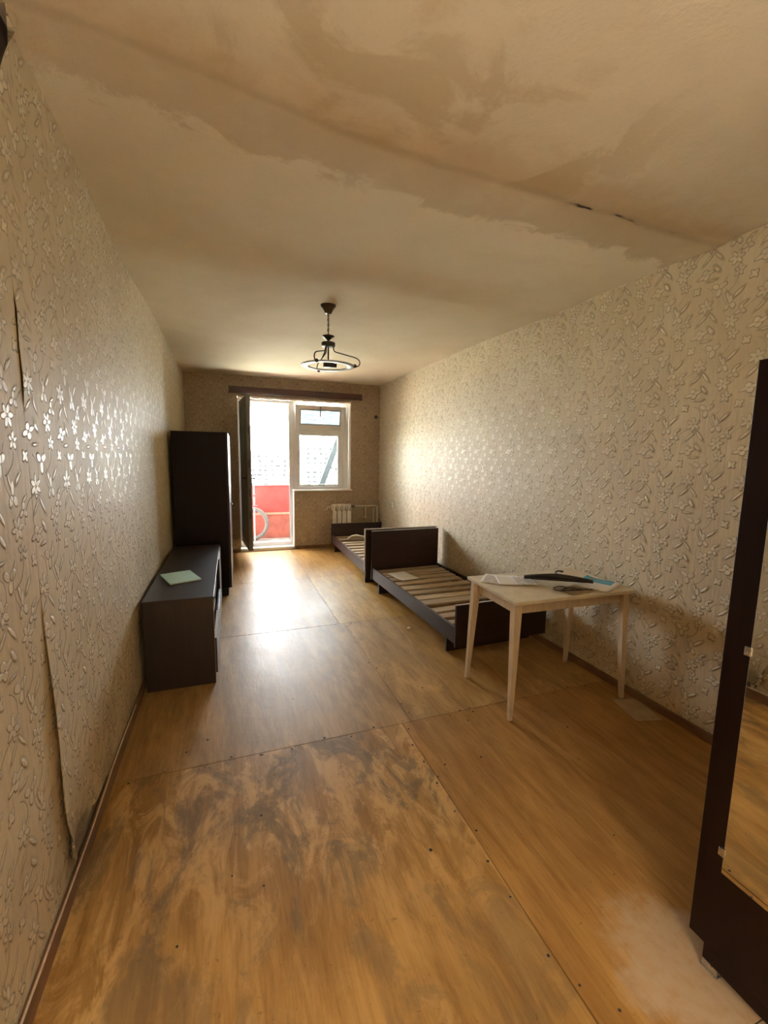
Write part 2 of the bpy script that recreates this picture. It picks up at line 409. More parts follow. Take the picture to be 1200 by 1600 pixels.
def tube(bm, pts, r, seg=10, closed=False, r1=None):
    pts = [Vector(p) for p in pts]; n = len(pts); rings = []
    up = Vector((0, 0, 1)); prev = None
    for i, p in enumerate(pts):
        if closed: t = (pts[(i + 1) % n] - pts[i - 1])
        else: t = pts[min(i + 1, n - 1)] - pts[max(i - 1, 0)]
        t.normalize()
        if prev is None:
            a = t.orthogonal().normalized()
        else:
            a = (prev - t * prev.dot(t)); a = a.normalized() if a.length > 1e-6 else t.orthogonal().normalized()
        prev = a; b_ = t.cross(a)
        rr = r if r1 is None else r + (r1 - r) * i / max(1, n - 1)
        rings.append([bm.verts.new(p + (a * math.cos(2 * PI * k / seg) + b_ * math.sin(2 * PI * k / seg)) * rr) for k in range(seg)])
    m_ = n if closed else n - 1
    for i in range(m_):
        A, Bq = rings[i], rings[(i + 1) % n]
        for k in range(seg):
            bm.faces.new((A[k], A[(k + 1) % seg], Bq[(k + 1) % seg], Bq[k]))
    if not closed:
        bm.faces.new(list(reversed(rings[0]))); bm.faces.new(rings[-1])
    return bm

def lathe(bm, prof, seg=28, c=(0, 0, 0)):
    rings = []
    for r, z in prof:
        if r < 1e-5: rings.append([bm.verts.new((c[0], c[1], c[2] + z))])
        else: rings.append([bm.verts.new((c[0] + r * math.cos(2 * PI * k / seg), c[1] + r * math.sin(2 * PI * k / seg), c[2] + z)) for k in range(seg)])
    for A, Bq in zip(rings, rings[1:]):
        for k in range(seg):
            k2 = (k + 1) % seg
            if len(A) == 1 and len(Bq) == 1: continue
            if len(A) == 1: bm.faces.new((A[0], Bq[k2], Bq[k]))
            elif len(Bq) == 1: bm.faces.new((A[k], A[k2], Bq[0]))
            else: bm.faces.new((A[k], A[k2], Bq[k2], Bq[k]))
    return bm

def obj(name, bm, mat, parent=None, smooth=False, label=None):
    bmesh.ops.recalc_face_normals(bm, faces=bm.faces)
    me = bpy.data.meshes.new(name); bm.to_mesh(me); bm.free()
    me.materials.append(mat)
    if smooth:
        for p in me.polygons: p.use_smooth = True
    o = bpy.data.objects.new(name, me); C.objects.link(o)
    if parent is not None: o.parent = parent
    if label: o['label'] = label
    return o

def smooth_by_angle(o, deg=40):
    me = o.data
    for p in me.polygons: p.use_smooth = True
    bm = bmesh.new(); bm.from_mesh(me)
    for e in bm.edges:
        if len(e.link_faces) == 2 and e.calc_face_angle(0) > math.radians(deg): e.smooth = False
    bm.to_mesh(me); bm.free()

def thing(name, label, cat, loc=(0, 0, 0), rz=0.0, group=None):
    o = bpy.data.objects.new(name, None); C.objects.link(o)
    o.empty_display_size = 0.1; o.location = loc; o.rotation_euler = (0, 0, rz)
    o['label'] = label; o['category'] = cat
    if group: o['group'] = group
    return o

def tag(o, label, cat, group=None):
    o['label'] = label; o['category'] = cat
    if group: o['group'] = group
    return o

def struct(name, bm, mat, parent=None):
    o = obj(name, bm, mat, parent)
    if parent is None: o['kind'] = 'structure'
    return o

def rest(o, loc, rz=0.0, rx=0.0, ry=0.0):
    o.location = loc; o.rotation_euler = (rx, ry, rz); return o

# ------------------------------------------------------------------ room shell
RW, RL, RH, BACK = 2.94, 6.84, 2.60, -1.30
floor = struct('floor', B(-0.2, RW + 0.2, BACK - 2.4, 7.14, -0.20, -0.014), M_plaster)

rows = [(BACK, -0.958, 1.432), (-0.958, 0.566, 1.432), (0.566, 2.090, 1.432), (2.090, 3.614, 1.492), (3.614, 5.138, 1.452), (5.138, 6.655, 1.46), (6.655, 6.838, 1.46)]
tones = {  # multiplied tone and wear (alpha) of each sheet
    (2, 0): (1.02, 0.98, 0.92, 1.0), (2, 1): (0.98, 0.90, 0.80, 0.10), (3, 0): (1.0, 1.04, 1.25, 0.35), (3, 1): (1.08, 1.10, 1.15, 0.50),
    (4, 0): (0.98, 1.0, 1.1, 0.35), (4, 1): (1.25, 1.28, 1.02, 0.40), (5, 0): (1.1, 1.08, 1.0, 0.2), (5, 1): (1.15, 1.10, 0.98, 0.25)}
for i, (ya, yb, xs) in enumerate(rows):
    for j, (xa, xb) in enumerate(((0.001, xs), (xs, RW - 0.001))):
        g = 0.0015
        o = obj('plywood_sheet', B(xa + g, xb - g, ya + g, yb - g, -0.013, random.uniform(-0.0009, 0.0), bev=0.0012), M_floor, floor)
        o.color = tones.get((i, j), (1.0, 0.95, 0.88, 0.4))
# screw heads and nail holes along the sheet edges
bm = bmesh.new()
def nail(x, y):
    r = random.uniform(0.0035, 0.0075)
    bmesh.ops.create_cone(bm, cap_ends=True, segments=7, radius1=r, radius2=r * 0.6, depth=0.0012, matrix=Matrix.Translation((x, y, 0.0004)))
for yv in (2.09, 3.614, 5.138):
    for k in range(20):
        nail(0.1 + k * 0.148 + random.uniform(-.03, .03), yv + random.choice((-1, 1)) * random.uniform(0.01, 0.022))
for (ya, yb, xs) in rows[2:6]:
    for k in range(11):
        nail(xs + random.choice((-1, 1)) * random.uniform(0.010, 0.02), ya + 0.06 + k * 0.142 + random.uniform(-.03, .03))
for k in range(22):
    nail(random.uniform(0.3, 2.7), random.uniform(0.7, 2.6))
nh = obj('nail_heads', bm, M_inside, floor); nh['kind'] = 'stuff'

# ceiling: slab sagging between joints, hung with a little roughness
def sst(a, b_, x):
    t = max(0, min(1, (x - a) / (b_ - a))); return t * t * (3 - 2 * t)
def ceil_z(x, y):
    z = RH
    z += 0.085 * (1 - sst(0.0, 1.3, x)) * (1 - sst(1.6, 2.9, y))              # lifts towards the near left corner
    j = 2.93 - 0.10 * math.exp(-((x - 1.45) / 0.22) ** 2)
    d = y - j
    z += 0.030 * min(1.0, -d / 0.30) * sst(-1.2, -0.4, d) * sst(2.9, 2.2, x) if d < 0 else 0.0                          # joint hangs lower than the slab before it
    z += 0.032 * min(1.0, d / 1.1) if d > 0 else 0.0
    d2 = y - (1.555 + 0.03 * x)
    z -= 0.006 * math.exp(-(d2 / 0.07) ** 2)                                  # filled joint
    z -= 0.010 * sst(0.26, 0.18, d2 + 0.05 * mnoise.noise(Vector((x * 2.2, y * 2.2, 1.0)))) * sst(-0.1, 0.0, d2)
    z += 0.006 * mnoise.noise(Vector((x * 1.4, y * 1.4, 3.0)))
    return z
bm = bmesh.new(); NX, NY = 70, 190
grid = [[bm.verts.new((-0.01 + (RW + 0.02) * i / NX, BACK + (RL - BACK) * j / NY, 0)) for j in range(NY + 1)] for i in range(NX + 1)]
for col_ in grid:
    for v_ in col_: v_.co.z = ceil_z(v_.co.x, v_.co.y)
for i in range(NX):
    for j in range(NY):
        bm.faces.new((grid[i][j], grid[i][j + 1], grid[i + 1][j + 1], grid[i + 1][j]))
ceiling = obj('ceiling', bm, M_ceiling, None, True); ceiling['kind'] = 'structure'
bmx = B(-0.2, RW + 0.2, BACK - 2.4, 7.14, 2.80, 3.0)
slab = obj('concrete_slab', bmx, M_concrete, ceiling)

# side walls, papered in 0.53 m strips
wall_left = struct('wall_left', B(-0.2, -0.004, BACK, 7.14, -0.05, 2.8), M_plaster)
wall_right = struct('wall_right', B(RW + 0.004, RW + 0.2, BACK, 7.14, -0.05, 2.8), M_plaster)
SEAM0, SW = 1.535, 0.532
def left_strip(ya, yb, torn_near=False, lifted=0.0):
    bm = bmesh.new(); ny, nz = (14, 60) if torn_near else (2, 18)
    def pt(i, j):
        y = ya + (yb - ya) * i / ny; z = 0.055 + (2.74 - 0.055) * j / nz; x = 0.0
        if torn_near:
            k = 1 - (y - ya) / (yb - ya)
            x += 0.016 * max(0, k - 0.45) ** 2 / 0.30 * sst(1.15, 0.55, z)             # bellies off the wall low down
            x += 0.040 * max(0, k - 0.62) ** 2 / 0.145 * sst(2.40, 2.60, z)            # curled corner under the ceiling
            x += 0.004 * max(0, k - 0.7) / 0.3 * sst(1.60, 1.66, z) * sst(1.96, 1.88, z)
            if i == 0:
                y += 0.02 * sst(0.36, 0.06, z) + 0.05 * sst(0.36, 0.055, z)
                y += 0.005 * (math.exp(-((z - 1.885) / 0.04) ** 2) + math.exp(-((z - 1.705) / 0.042) ** 2)) + 0.085 * sst(2.52, 2.70, z)
            if j == 0: z += 0.11 * sst(0.25, 0.75, k) * sst(1.0, 0.86, k) + 0.02
        return Vector((x, y, z))
    g_ = [[bm.verts.new(pt(i, j)) for j in range(nz + 1)] for i in range(ny + 1)]
    for i in range(ny):
        for j in range(nz): bm.faces.new((g_[i][j], g_[i + 1][j], g_[i + 1][j + 1], g_[i][j + 1]))
    r_ = bmesh.ops.extrude_face_region(bm, geom=bm.faces[:])
    for v_ in [q for q in r_['geom'] if isinstance(q, bmesh.types.BMVert)]: v_.co.x -= 0.0015
    o = obj('wallpaper_strip', bm, M_paper_left, wall_left)
    if torn_near: smooth_by_angle(o)
    return o
k0 = math.floor((BACK - SEAM0) / SW)
for k in range(k0, 12):
    ya, yb = max(BACK, SEAM0 + k * SW), min(RL, SEAM0 + (k + 1) * SW - 0.0012)
    if yb - ya > 0.02: left_strip(ya, yb, k == 0)
    ya2, yb2 = max(BACK, 1.31 + k * SW), min(RL, 1.31 + (k + 1) * SW - 0.0008)
    if yb2 - ya2 > 0.01: obj('wallpaper_strip', B(RW, RW + 0.003, ya2, yb2, 0.05, 2.72), M_paper_right, wall_right)

obj('wallpaper_strip', B(-0.0035, -0.0015, SEAM0 + 0.0005, SEAM0 + 0.10, 0.03, 1.15), M_paper_left, wall_left)

# far wall with the door and window opening
bm = bmesh.new()
OX0, OXD, OX1, OZ0, OZ1 = 0.715, 1.535, 2.45, 0.93, 2.345
box(bm, -0.1, OX0, RL, 7.14, -0.05, 2.8); box(bm, OX1, RW + 0.1, RL, 7.14, -0.05, 2.8)
box(bm, OX0, OX1, RL, 7.14, OZ1, 2.8); box(bm, OXD, OX1, RL, 7.14, -0.05, OZ0)
box(bm, OX0, OXD, RL, 7.14, -0.05, 0.0)
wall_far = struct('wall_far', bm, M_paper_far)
# wall behind, with the doorway to the hall
bm = bmesh.new()
box(bm, -0.2, 0.12, BACK - 0.12, BACK, -0.05, 2.8); box(bm, 1.00, RW + 0.2, BACK - 0.12, BACK, -0.05, 2.8)
box(bm, 0.12, 1.00, BACK - 0.12, BACK, 2.05, 2.8)
wall_back = struct('wall_back', bm, M_paper_far)
bm = bmesh.new()
box(bm, -0.2, -0.1, BACK - 2.4, BACK - 0.12, -0.05, 2.8); box(bm, RW, RW + 0.2, BACK - 2.4, BACK - 0.12, -0.05, 2.8)
box(bm, -0.2, RW + 0.2, BACK - 2.5, BACK - 2.4, -0.05, 2.8)
wall_hall = struct('wall_hall', bm, M_reveal)

# skirtings
bl = struct('baseboard_left', B(0.001, 0.016, BACK, RL, 0.0, 0.062, bev=0.003), M_skirt)
br = struct('baseboard_right', B(RW - 0.014, RW - 0.001, BACK, RL, 0.0, 0.05, bev=0.003), M_skirt)
bf = struct('baseboard_far', B(OXD + 0.01, RW - 0.02, RL - 0.014, RL - 0.001, 0.0, 0.05, bev=0.003), M_skirt)
bf2 = struct('baseboard_far', B(0.02, OX0 - 0.01, RL - 0.014, RL - 0.001, 0.0, 0.05, bev=0.003), M_skirt)

# reveals and foam strip
struct('trim_1', B(OX1 - 0.012, OX1 - 0.001, RL - 0.004, 6.945, OZ0 + 0.02, OZ1 - 0.03, bev=0.002), M_reveal)      # right reveal
struct('trim_2', B(OXD - 0.012, OXD - 0.001, RL - 0.006, 6.945, 0.05, OZ0 - 0.03, bev=0.002), M_reveal)            # jamb beside the door
bm = bmesh.new()
for k in range(34):
    xa = OX0 + 0.01 + k * (OX1 - OX0 - 0.02) / 34; xb = xa + (OX1 - OX0 - 0.02) / 34
    zz = OZ1 - 0.022 - 0.010 * (0.5 + 0.5 * math.sin(k * 1.7)) - random.uniform(0, 0.006)
    box(bm, xa, xb, RL - 0.004, 6.945, zz, OZ1 - 0.001)
struct('trim_3', bm, M_foam)
struct('trim_4', B(OX0 + 0.002, OXD - 0.014, RL - 0.012, 6.945, 0.0, 0.05, bev=0.004), M_reveal)                   # door threshold
struct('trim_5', B(OXD - 0.02, OX1 + 0.015, RL - 0.05, 6.945, OZ0 - 0.004, OZ0 + 0.016, bev=0.004), M_reveal)       # window sill board

# ------------------------------------------------------------------ window and balcony door
FY0, FY1 = 6.945, 7.015
win = bpy.data.objects.new('window_1', None); C.objects.link(win); win['kind'] = 'structure'; win.location = (2.0, FY0, OZ0)
def at(p): return -p.location.x, -p.location.y, -p.location.z
def wbox(name, parent, x0, x1, y0, y1, z0, z1, mat, bev=0.004):
    dx, dy, dz = parent.matrix_basis.translation
    return obj(name, B(x0 - dx, x1 - dx, y0 - dy, y1 - dy, z0 - dz, z1 - dz, bev=bev), mat, parent)
bm = bmesh.new()
def fr(x0, x1, z0, z1, y0=FY0, y1=FY1): box(bm, x0 - 2.0, x1 - 2.0, y0 - FY0, y1 - FY0, z0 - OZ0, z1 - OZ0, bev=0.004)
fr(1.545, 1.602, 0.947, 2.335); fr(2.332, 2.437, 0.947, 2.335); fr(1.602, 2.332, 2.282, 2.335); fr(1.602, 2.332, 1.815, 1.915); fr(1.602, 2.332, 0.947, 0.985)
obj('window_frame', bm, M_pvc, win)
bm = bmesh.new()
fr(1.604, 1.640, 0.987, 1.813, FY0 + 0.006, FY1 - 0.006); fr(2.262, 2.330, 0.987, 1.813, FY0 + 0.006, FY1 - 0.006)
fr(1.640, 2.262, 0.987, 1.020, FY0 + 0.006, FY1 - 0.006); fr(1.640, 2.262, 1.798, 1.813, FY0 + 0.006, FY1 - 0.006)
lower = obj('lower_sash', bm, M_pvc, win)
lower_pane = obj('pane', B(1.636 - 2, 2.266 - 2, 0.028, 0.034, 1.016 - OZ0, 1.802 - OZ0), M_glass, lower)
bm = bmesh.new()
fr(1.638, 1.643, 1.02, 1.80, FY0 + .003, FY0 + .008); fr(2.259, 2.264, 1.02, 1.80, FY0 + .003, FY0 + .008); fr(1.643, 2.259, 1.018, 1.023, FY0 + .003, FY0 + .008)
obj('gasket', bm, M_gasket, lower)
bm = bmesh.new(); box(bm, -0.408, -0.388, -0.008, 0.0, 0.36, 0.42, bev=0.003); box(bm, -0.405, -0.391, -0.04, -0.006, 0.30, 0.40, bev=0.004)
obj('handle', bm, M_pvc, lower)
# hopper vent tilted into the room about its lower edge
vent = bpy.data.objects.new('vent_sash', None); C.objects.link(vent); vent.parent = win
vent.location = (-0.033, -0.012, 1.893 - OZ0); vent.rotation_euler = (math.radians(13), 0, 0)
hw, hh, fw = 0.400, 0.375, 0.078
bm = bmesh.new()
for q in ((-hw, -hw + fw, 0, hh), (hw - fw, hw, 0, hh), (-hw + fw, hw - fw, 0, fw), (-hw + fw, hw - fw, hh - fw * .8, hh)):
    box(bm, q[0], q[1], 0.0, 0.055, q[2], q[3], bev=0.004)
obj('sash_frame', bm, M_pvc, vent)
bm = bmesh.new()
for q in ((-hw + fw, -hw + fw + .008, fw, hh - fw * .8), (hw - fw - .008, hw - fw, fw, hh - fw * .8), (-hw + fw, hw - fw, fw, fw + .008), (-hw + fw, hw - fw, hh - fw * .8 - .008, hh - fw * .8)):
    box(bm, q[0], q[1], 0.004, 0.03, q[2], q[3])
obj('gasket', bm, M_gasket, vent)
obj('pane', B(-hw + fw, hw - fw, 0.018, 0.024, fw, hh - fw * .8), M_vent_glass, vent)
bm = bmesh.new(); box(bm, -0.022, -0.004, -0.012, 0.0, hh - 0.055, hh - 0.010, bev=.003); box(bm, -0.019, -0.007, -0.036, -0.01, hh - 0.16, hh - 0.03, bev=.004)
obj('handle', bm, M_valve, vent)

door = bpy.data.objects.new('door_1', None); C.objects.link(door); door['kind'] = 'structure'; door.location = (1.08, FY0, 0.05)
bm = bmesh.new()
def fd(x0, x1, z0, z1, y0=FY0, y1=FY1): box(bm, x0 - 1.08, x1 - 1.08, y0 - FY0, y1 - FY0, z0 - .05, z1 - .05, bev=0.004)
fd(0.719, 0.765, 0.05, 2.325); fd(1.474, 1.543, 0.05, 2.325); fd(0.765, 1.474, 2.282, 2.325); fd(0.765, 1.474, 0.05, 0.112)
obj('door_frame', bm, M_pvc, door)
bm = bmesh.new(); fd(1.4695, 1.4735, 0.12, 2.28, FY0 + .01, FY0 + .03); fd(0.767, 1.4695, 2.2765, 2.2815, FY0 + .01, FY0 + .03); fd(0.767, 1.4695, 0.113, 0.118, FY0 + .01, FY0 + .03)
obj('gasket', bm, M_gasket, door)
# open leaf: hinge at (0.665, 6.93), free edge at about (0.805, 6.12)
hx, hy = 0.740, 6.925; fx, fy = 0.803, 6.13
LL = math.hypot(fx - hx, fy - hy)
leaf = bpy.data.objects.new('door_leaf', None); C.objects.link(leaf); leaf.parent = door
leaf.location = (hx - 1.08, hy - FY0, 0.115 - .05); leaf.rotation_euler = (0, 0, math.atan2(fy - hy, fx - hx))
z0, z1 = 0.045, 2.155
bm = bmesh.new()
for q in ((0, 0.085, z0, z1), (LL - 0.085, LL, z0, z1), (0.085, LL - 0.085, z0, z0 + .1), (0.085, LL - 0.085, z1 - .085, z1)):
    box(bm, q[0], q[1], 0, 0.058, q[2], q[3], bev=0.004)
obj('leaf_frame', bm, M_pvc_door, leaf)
obj('leaf_panel', B(0.08, LL - 0.08, 0.014, 0.044, z0 + .09, z1 - .08), M_pvc_door, leaf)
bm = bmesh.new()
for sy in (-1, 1):
    yb = 0 if sy < 0 else 0.058
    box(bm, LL - 0.058, LL - 0.03, min(yb, yb + sy * .008), max(yb, yb + sy * .008), 0.93, 1.10, bev=.002)
    tube(bm, [(LL - .044, yb, 1.05), (LL - .044, yb + sy * .045, 1.05), (LL - .075, yb + sy * .05, 1.05), (LL - .155, yb + sy * .05, 1.045)], 0.008, 8)
obj('handle', bm, M_gasket, leaf, True)
bm = bmesh.new()
for zz in (0.55, 0.86, 1.25, 1.7): box(bm, LL - .0005, LL + .0015, 0.02, 0.036, zz - .05, zz + .05)
obj('lock_strip', bm, M_gasket, leaf)

# pelmet
pel = thing('curtain_pelmet', 'long reddish brown wooden pelmet over the balcony door and window', 'pelmet', (1.607, RL, 2.36))
obj('front_board', B(-1.003, 1.003, -0.075, -0.055, 0.012, 0.105, bev=0.003), M_pelmet, pel)
obj('top_board', B(-1.003, 1.003, -0.055, -0.001, 0.088, 0.105, bev=0.002), M_pelmet, pel)
for s_ in (-1, 1):
    obj('end_board', B(min(s_ * .985, s_ * 1.003), max(s_ * .985, s_ * 1.003), -0.055, -0.001, 0.012, 0.088, bev=0.002), M_pelmet, pel)
obj('lower_bead', B(-1.006, 1.006, -0.083, -0.075, 0.008, 0.034, bev=0.003), M_pelmet, pel)

# small hole and socket
bm = bmesh.new(); lathe(bm, [(0, -0.01), (0.02, -0.01), (0.027, 0.0), (0.03, 0.004), (0.022, 0.006), (0.0, 0.001)], 18)
o = obj('cable_outlet', bm, M_gasket, None, True)
rest(o, (2.872, RL - 0.001, 2.128), 0, PI / 2); tag(o, 'small round black cable outlet high in the corner beside the window', 'outlet')
soc = thing('wall_socket', 'small cream socket low on the right wall near the radiator corner', 'socket', (RW, 6.14, 0.755))
obj('cover_plate', B(-0.016, 0.0, -0.04, 0.04, -0.05, 0.05, bev=0.006), M_reveal, soc)
bm = bmesh.new()
for s_ in (-1, 1): tube(bm, [(-0.0165, s_ * .012, 0), (-0.0155, s_ * .012, 0)], 0.005, 8)
obj('socket_hole', bm, M_gasket, soc)

# cable lying on the left skirting
bm = bmesh.new(); pts = []
yy = -0.6
while yy < 2.66:
    pts.append((0.012 + 0.002 * math.sin(yy * 5) + 0.003 * mnoise.noise(Vector((yy * 2, 0, 0))), yy, 0.0655 + 0.001 * math.sin(yy * 9))); yy += 0.04
tube(bm, pts, 0.0035, 8)
cab = tag(obj('loose_cable', bm, M_cable, None, True), 'thin pale cable running along the top of the left skirting', 'cable')

# ------------------------------------------------------------------ radiator and pipes
rad = thing('radiator', 'white sectional radiator under the window behind the far bed', 'radiator', (2.27, 6.755, 0.15))
for k in range(4):
    x = -0.12 + k * 0.08
    bm = bmesh.new()
    box(bm, x - 0.033, x + 0.033, -0.048, -0.036, 0.0, 0.455, bev=0.004)
    box(bm, x - 0.012, x + 0.012, -0.036, 0.035, 0.02, 0.56, bev=0.003)
    box(bm, x - 0.037, x + 0.037, -0.046, 0.035, 0.535, 0.565, bev=0.006)
    box(bm, x - 0.037, x - 0.031, -0.046, 0.03, 0.465, 0.54); box(bm, x + 0.031, x + 0.037, -0.046, 0.03, 0.465, 0.54)
    obj('section', bm, M_radiator, rad)
for zz in (0.525, 0.04):
    obj('header_tube', tube(bmesh.new(), [(-0.155, 0, zz), (0.152, 0, zz)], 0.016, 12), M_radiator, rad, True)
for s_ in (-1, 1):
    obj('wall_bracket', B(s_ * 0.08 - .012, s_ * 0.08 + .012, 0.03, 0.083, 0.50, 0.52), M_valve, rad)
obj('left_elbow', tube(bmesh.new(), [(-0.158, 0, 0.525), (-0.21, 0, 0.525), (-0.235, 0, 0.515), (-0.24, 0, 0.48), (-0.24, 0.07, 0.47)], 0.014, 10), M_pipe, rad, True)
hp = thing('heating_pipe', 'cream painted heating pipes running from the radiator into the corner', 'pipe', (2.60, 6.765, 0.0))
bm = bmesh.new()
def bend(*pts_): return [Vector(p) for p in pts_]
tube(bm, bend((-0.10, 0, 0.675), (0.25, 0, 0.675), (0.282, 0, 0.668), (0.29, 0, 0.64), (0.29, 0, 0.0)), 0.013, 10)
obj('riser', bm, M_pipe, hp, True)
bm = bmesh.new(); tube(bm, bend((0.085, 0.0, 0.675), (0.085, 0.0, 0.50)), 0.011, 10); tube(bm, bend((0.085, 0, 0.50), (0.085, 0, 0.47)), 0.017, 10)
obj('drop_pipe', bm, M_pipe, hp, True)
bm = bmesh.new(); tube(bm, bend((0.235, 0.03, 0.60), (0.235, 0.03, 0.0)), 0.010, 10); tube(bm, bend((0.21, 0.03, 0.62), (0.26, 0.03, 0.62)), 0.015, 10)
obj('return_pipe', bm, M_pipe, hp, True)
bm = bmesh.new(); tube(bm, bend((-0.174, 0, 0.675), (-0.10, 0, 0.675)), 0.021, 10); tube(bm, bend((-0.135, 0, 0.675), (-0.135, -0.05, 0.675)), 0.016, 10)
obj('valve', bm, M_valve, hp, True)

# ------------------------------------------------------------------ beds
def bed(name, label, loc, rz, Lb, slats, head_w, head_x0, rim):
    t = thing(name, label, 'bed', loc, rz, 'dark single beds along the right wall')
    w = 0.835
    obj('footboard', B(0, w, 0, 0.02, 0.10, 0.425, bev=0.0015), M_bed, t)
    hb = obj('headboard', B(head_x0, head_x0 + head_w, Lb - 0.02, Lb, 0.115, 0.665, bev=0.0015), M_bed, t)
    if rim:
        bm = bmesh.new(); e = 0.012; x0, x1 = head_x0 - e, head_x0 + head_w + e
        box(bm, x0, head_x0, Lb - 0.022, Lb + 0.002, 0.20, 0.665 + e); box(bm, head_x0 + head_w, x1, Lb - 0.022, Lb + 0.002, 0.20, 0.665 + e)
        box(bm, head_x0, head_x0 + head_w, Lb - 0.022, Lb + 0.002, 0.665, 0.665 + e)
        obj('edge_band', bm, M_edge, hb, label='pale edge band round the headboard')
    else:
        obj('edge_band', B(head_x0, head_x0 + head_w, Lb - 0.02, Lb, 0.6652, 0.667), M_edge, hb)
    obj('edge_band', B(0, w, 0, 0.02, 0.4252, 0.427), M_edge, t)
    for x0 in (0.006, w - 0.026):
        obj('side_rail', B(x0, x0 + 0.02, 0.02, Lb - 0.02, 0.122, 0.25, bev=0.0015), M_bed, t)
    for x0 in (0.026, w - 0.046):
        obj('slat_ledge', B(x0, x0 + 0.02, 0.02, Lb - 0.02, 0.185, 0.210), M_slat, t)
    for y0 in (0.16, Lb - 0.20):
        obj('leg', B(0.02, w - 0.02, y0, y0 + 0.02, 0.0, 0.121, bev=0.001), M_bed, t, label='plank leg set back under the frame')
    for (ys, wd) in slats:
        dz = random.uniform(-0.002, 0.008); a = random.uniform(-0.022, 0.022)
        x0 = 0.032 + random.uniform(0, 0.015); x1 = w - 0.032 - random.uniform(0, 0.015)
        wd *= 0.86
        mt = Matrix.Translation((0.42, ys + wd / 2, 0.2105 + max(0, dz))) @ Matrix.Rotation(a, 4, 'Z')
        obj('slat', B(x0 - .42, x1 - .42, -wd / 2, wd / 2, 0, 0.020, bev=0.002, mat=mt), M_slat, t)
    return t
s2 = [(y - 2.66, w_) for y, w_ in ((4.365, .085), (4.205, .125), (4.135, .055), (3.985, .115), (3.855, .11), (3.665, .125), (3.535, .10), (3.375, .115), (3.225, .125), (3.065, .11), (2.925, .105), (2.785, .085))]
bed('single_bed', 'nearer dark bed with bare slats and a low footboard behind the table', (2.087, 2.66, 0), 0.0246, 1.84, s2, 0.835, -0.004, False)
s1 = [(6.60 - y - w_, w_) for y, w_ in ((6.40, .10), (6.15, .14), (5.95, .12), (5.77, .12), (5.60, .11), (5.43, .105), (5.30, .085), (5.09, .13), (4.92, .115), (4.74, .12), (4.60, .09))]
far_bed = bed('single_bed', 'farther dark bed with bare slats reaching the radiator corner', (2.906, 6.60, 0), PI - 0.02, 2.03, s1, 0.872, -0.008, True)

# rag and paper on the beds
bm = bmesh.new()
gx, gy = 10, 8
g_ = [[bm.verts.new(((i / gx - .5) * 0.30, (j / gy - .5) * 0.21, 0.004 + 0.010 * (i / gx - 0.5) ** 2 + 0.0 * j)) for j in range(gy + 1)] for i in range(gx + 1)]
for i in range(gx):
    for j in range(gy): bm.faces.new((g_[i][j], g_[i + 1][j], g_[i + 1][j + 1], g_[i][j + 1]))
r_ = bmesh.ops.extrude_face_region(bm, geom=bm.faces[:])
for v_ in [q for q in r_['geom'] if isinstance(q, bmesh.types.BMVert)]: v_.co.z += 0.0012
o = obj('paper_sheet', bm, M_paper, None, True); rest(o, (2.262, 4.09, 0.2395), 0.17 + PI / 2)
tag(o, 'white sheet of paper lying on the slats of the nearer bed', 'paper')
bm = bmesh.new()
pts = [(0, 0, 0), (0.06, 0.03, 0.03), (0.13, 0.02, 0.045), (0.20, -0.01, 0.03), (0.27, -0.02, 0.012), (0.36, -0.03, 0.006)]
for k in range(3): tube(bm, [(p[0], p[1] + k * 0.018, p[2] + 0.008 + 0.004 * (k % 2)) for p in pts], 0.011, 8, r1=0.006)
o = obj('rag', bm, M_paper, None, True); rest(o, (2.24, 6.20, 0.243), -0.1); tag(o, 'crumpled white rag on the slats of the far bed', 'rag')

# ------------------------------------------------------------------ table and what lies on it
tb = thing('table', 'small cream painted table with splayed tapering legs against the right wall', 'table', (2.453, 2.158, 0), -0.033)
obj('table_top', B(-0.43, 0.43, -0.272, 0.272, 0.690, 0.710, bev=0.003), M_table, tb)
for y0 in (-0.222, 0.202): obj('apron', B(-0.372, 0.372, y0, y0 + 0.02, 0.622, 0.690, bev=0.001), M_table_leg, tb)
for x0 in (-0.392, 0.372): obj('apron', B(x0, x0 + 0.02, -0.198, 0.198, 0.622, 0.690, bev=0.001), M_table_leg, tb)
for sx in (-1, 1):
    for sy in (-1, 1):
        bm = bmesh.new(); top = Vector((sx * 0.388, sy * 0.222, 0.6895)); bot = Vector((sx * 0.412, sy * 0.252, 0.0))
        rings = []
        for c_, h_ in ((bot, 0.0125), (top.lerp(bot, 0.12), 0.024), (top, 0.024)):
            rings.append([bm.verts.new(c_ + Vector((a * h_, b_ * h_, 0))) for a, b_ in ((-1, -1), (1, -1), (1, 1), (-1, 1))])
        for A, Bq in zip(rings, rings[1:]):
            for k in range(4): bm.faces.new((A[k], A[(k + 1) % 4], Bq[(k + 1) % 4], Bq[k]))
        bm.faces.new(list(reversed(rings[0]))); bm.faces.new(rings[-1])
        bmesh.ops.bevel(bm, geom=[e for e in bm.edges], offset=0.003, segments=1, affect='EDGES')
        obj('leg', bm, M_table_leg, tb)

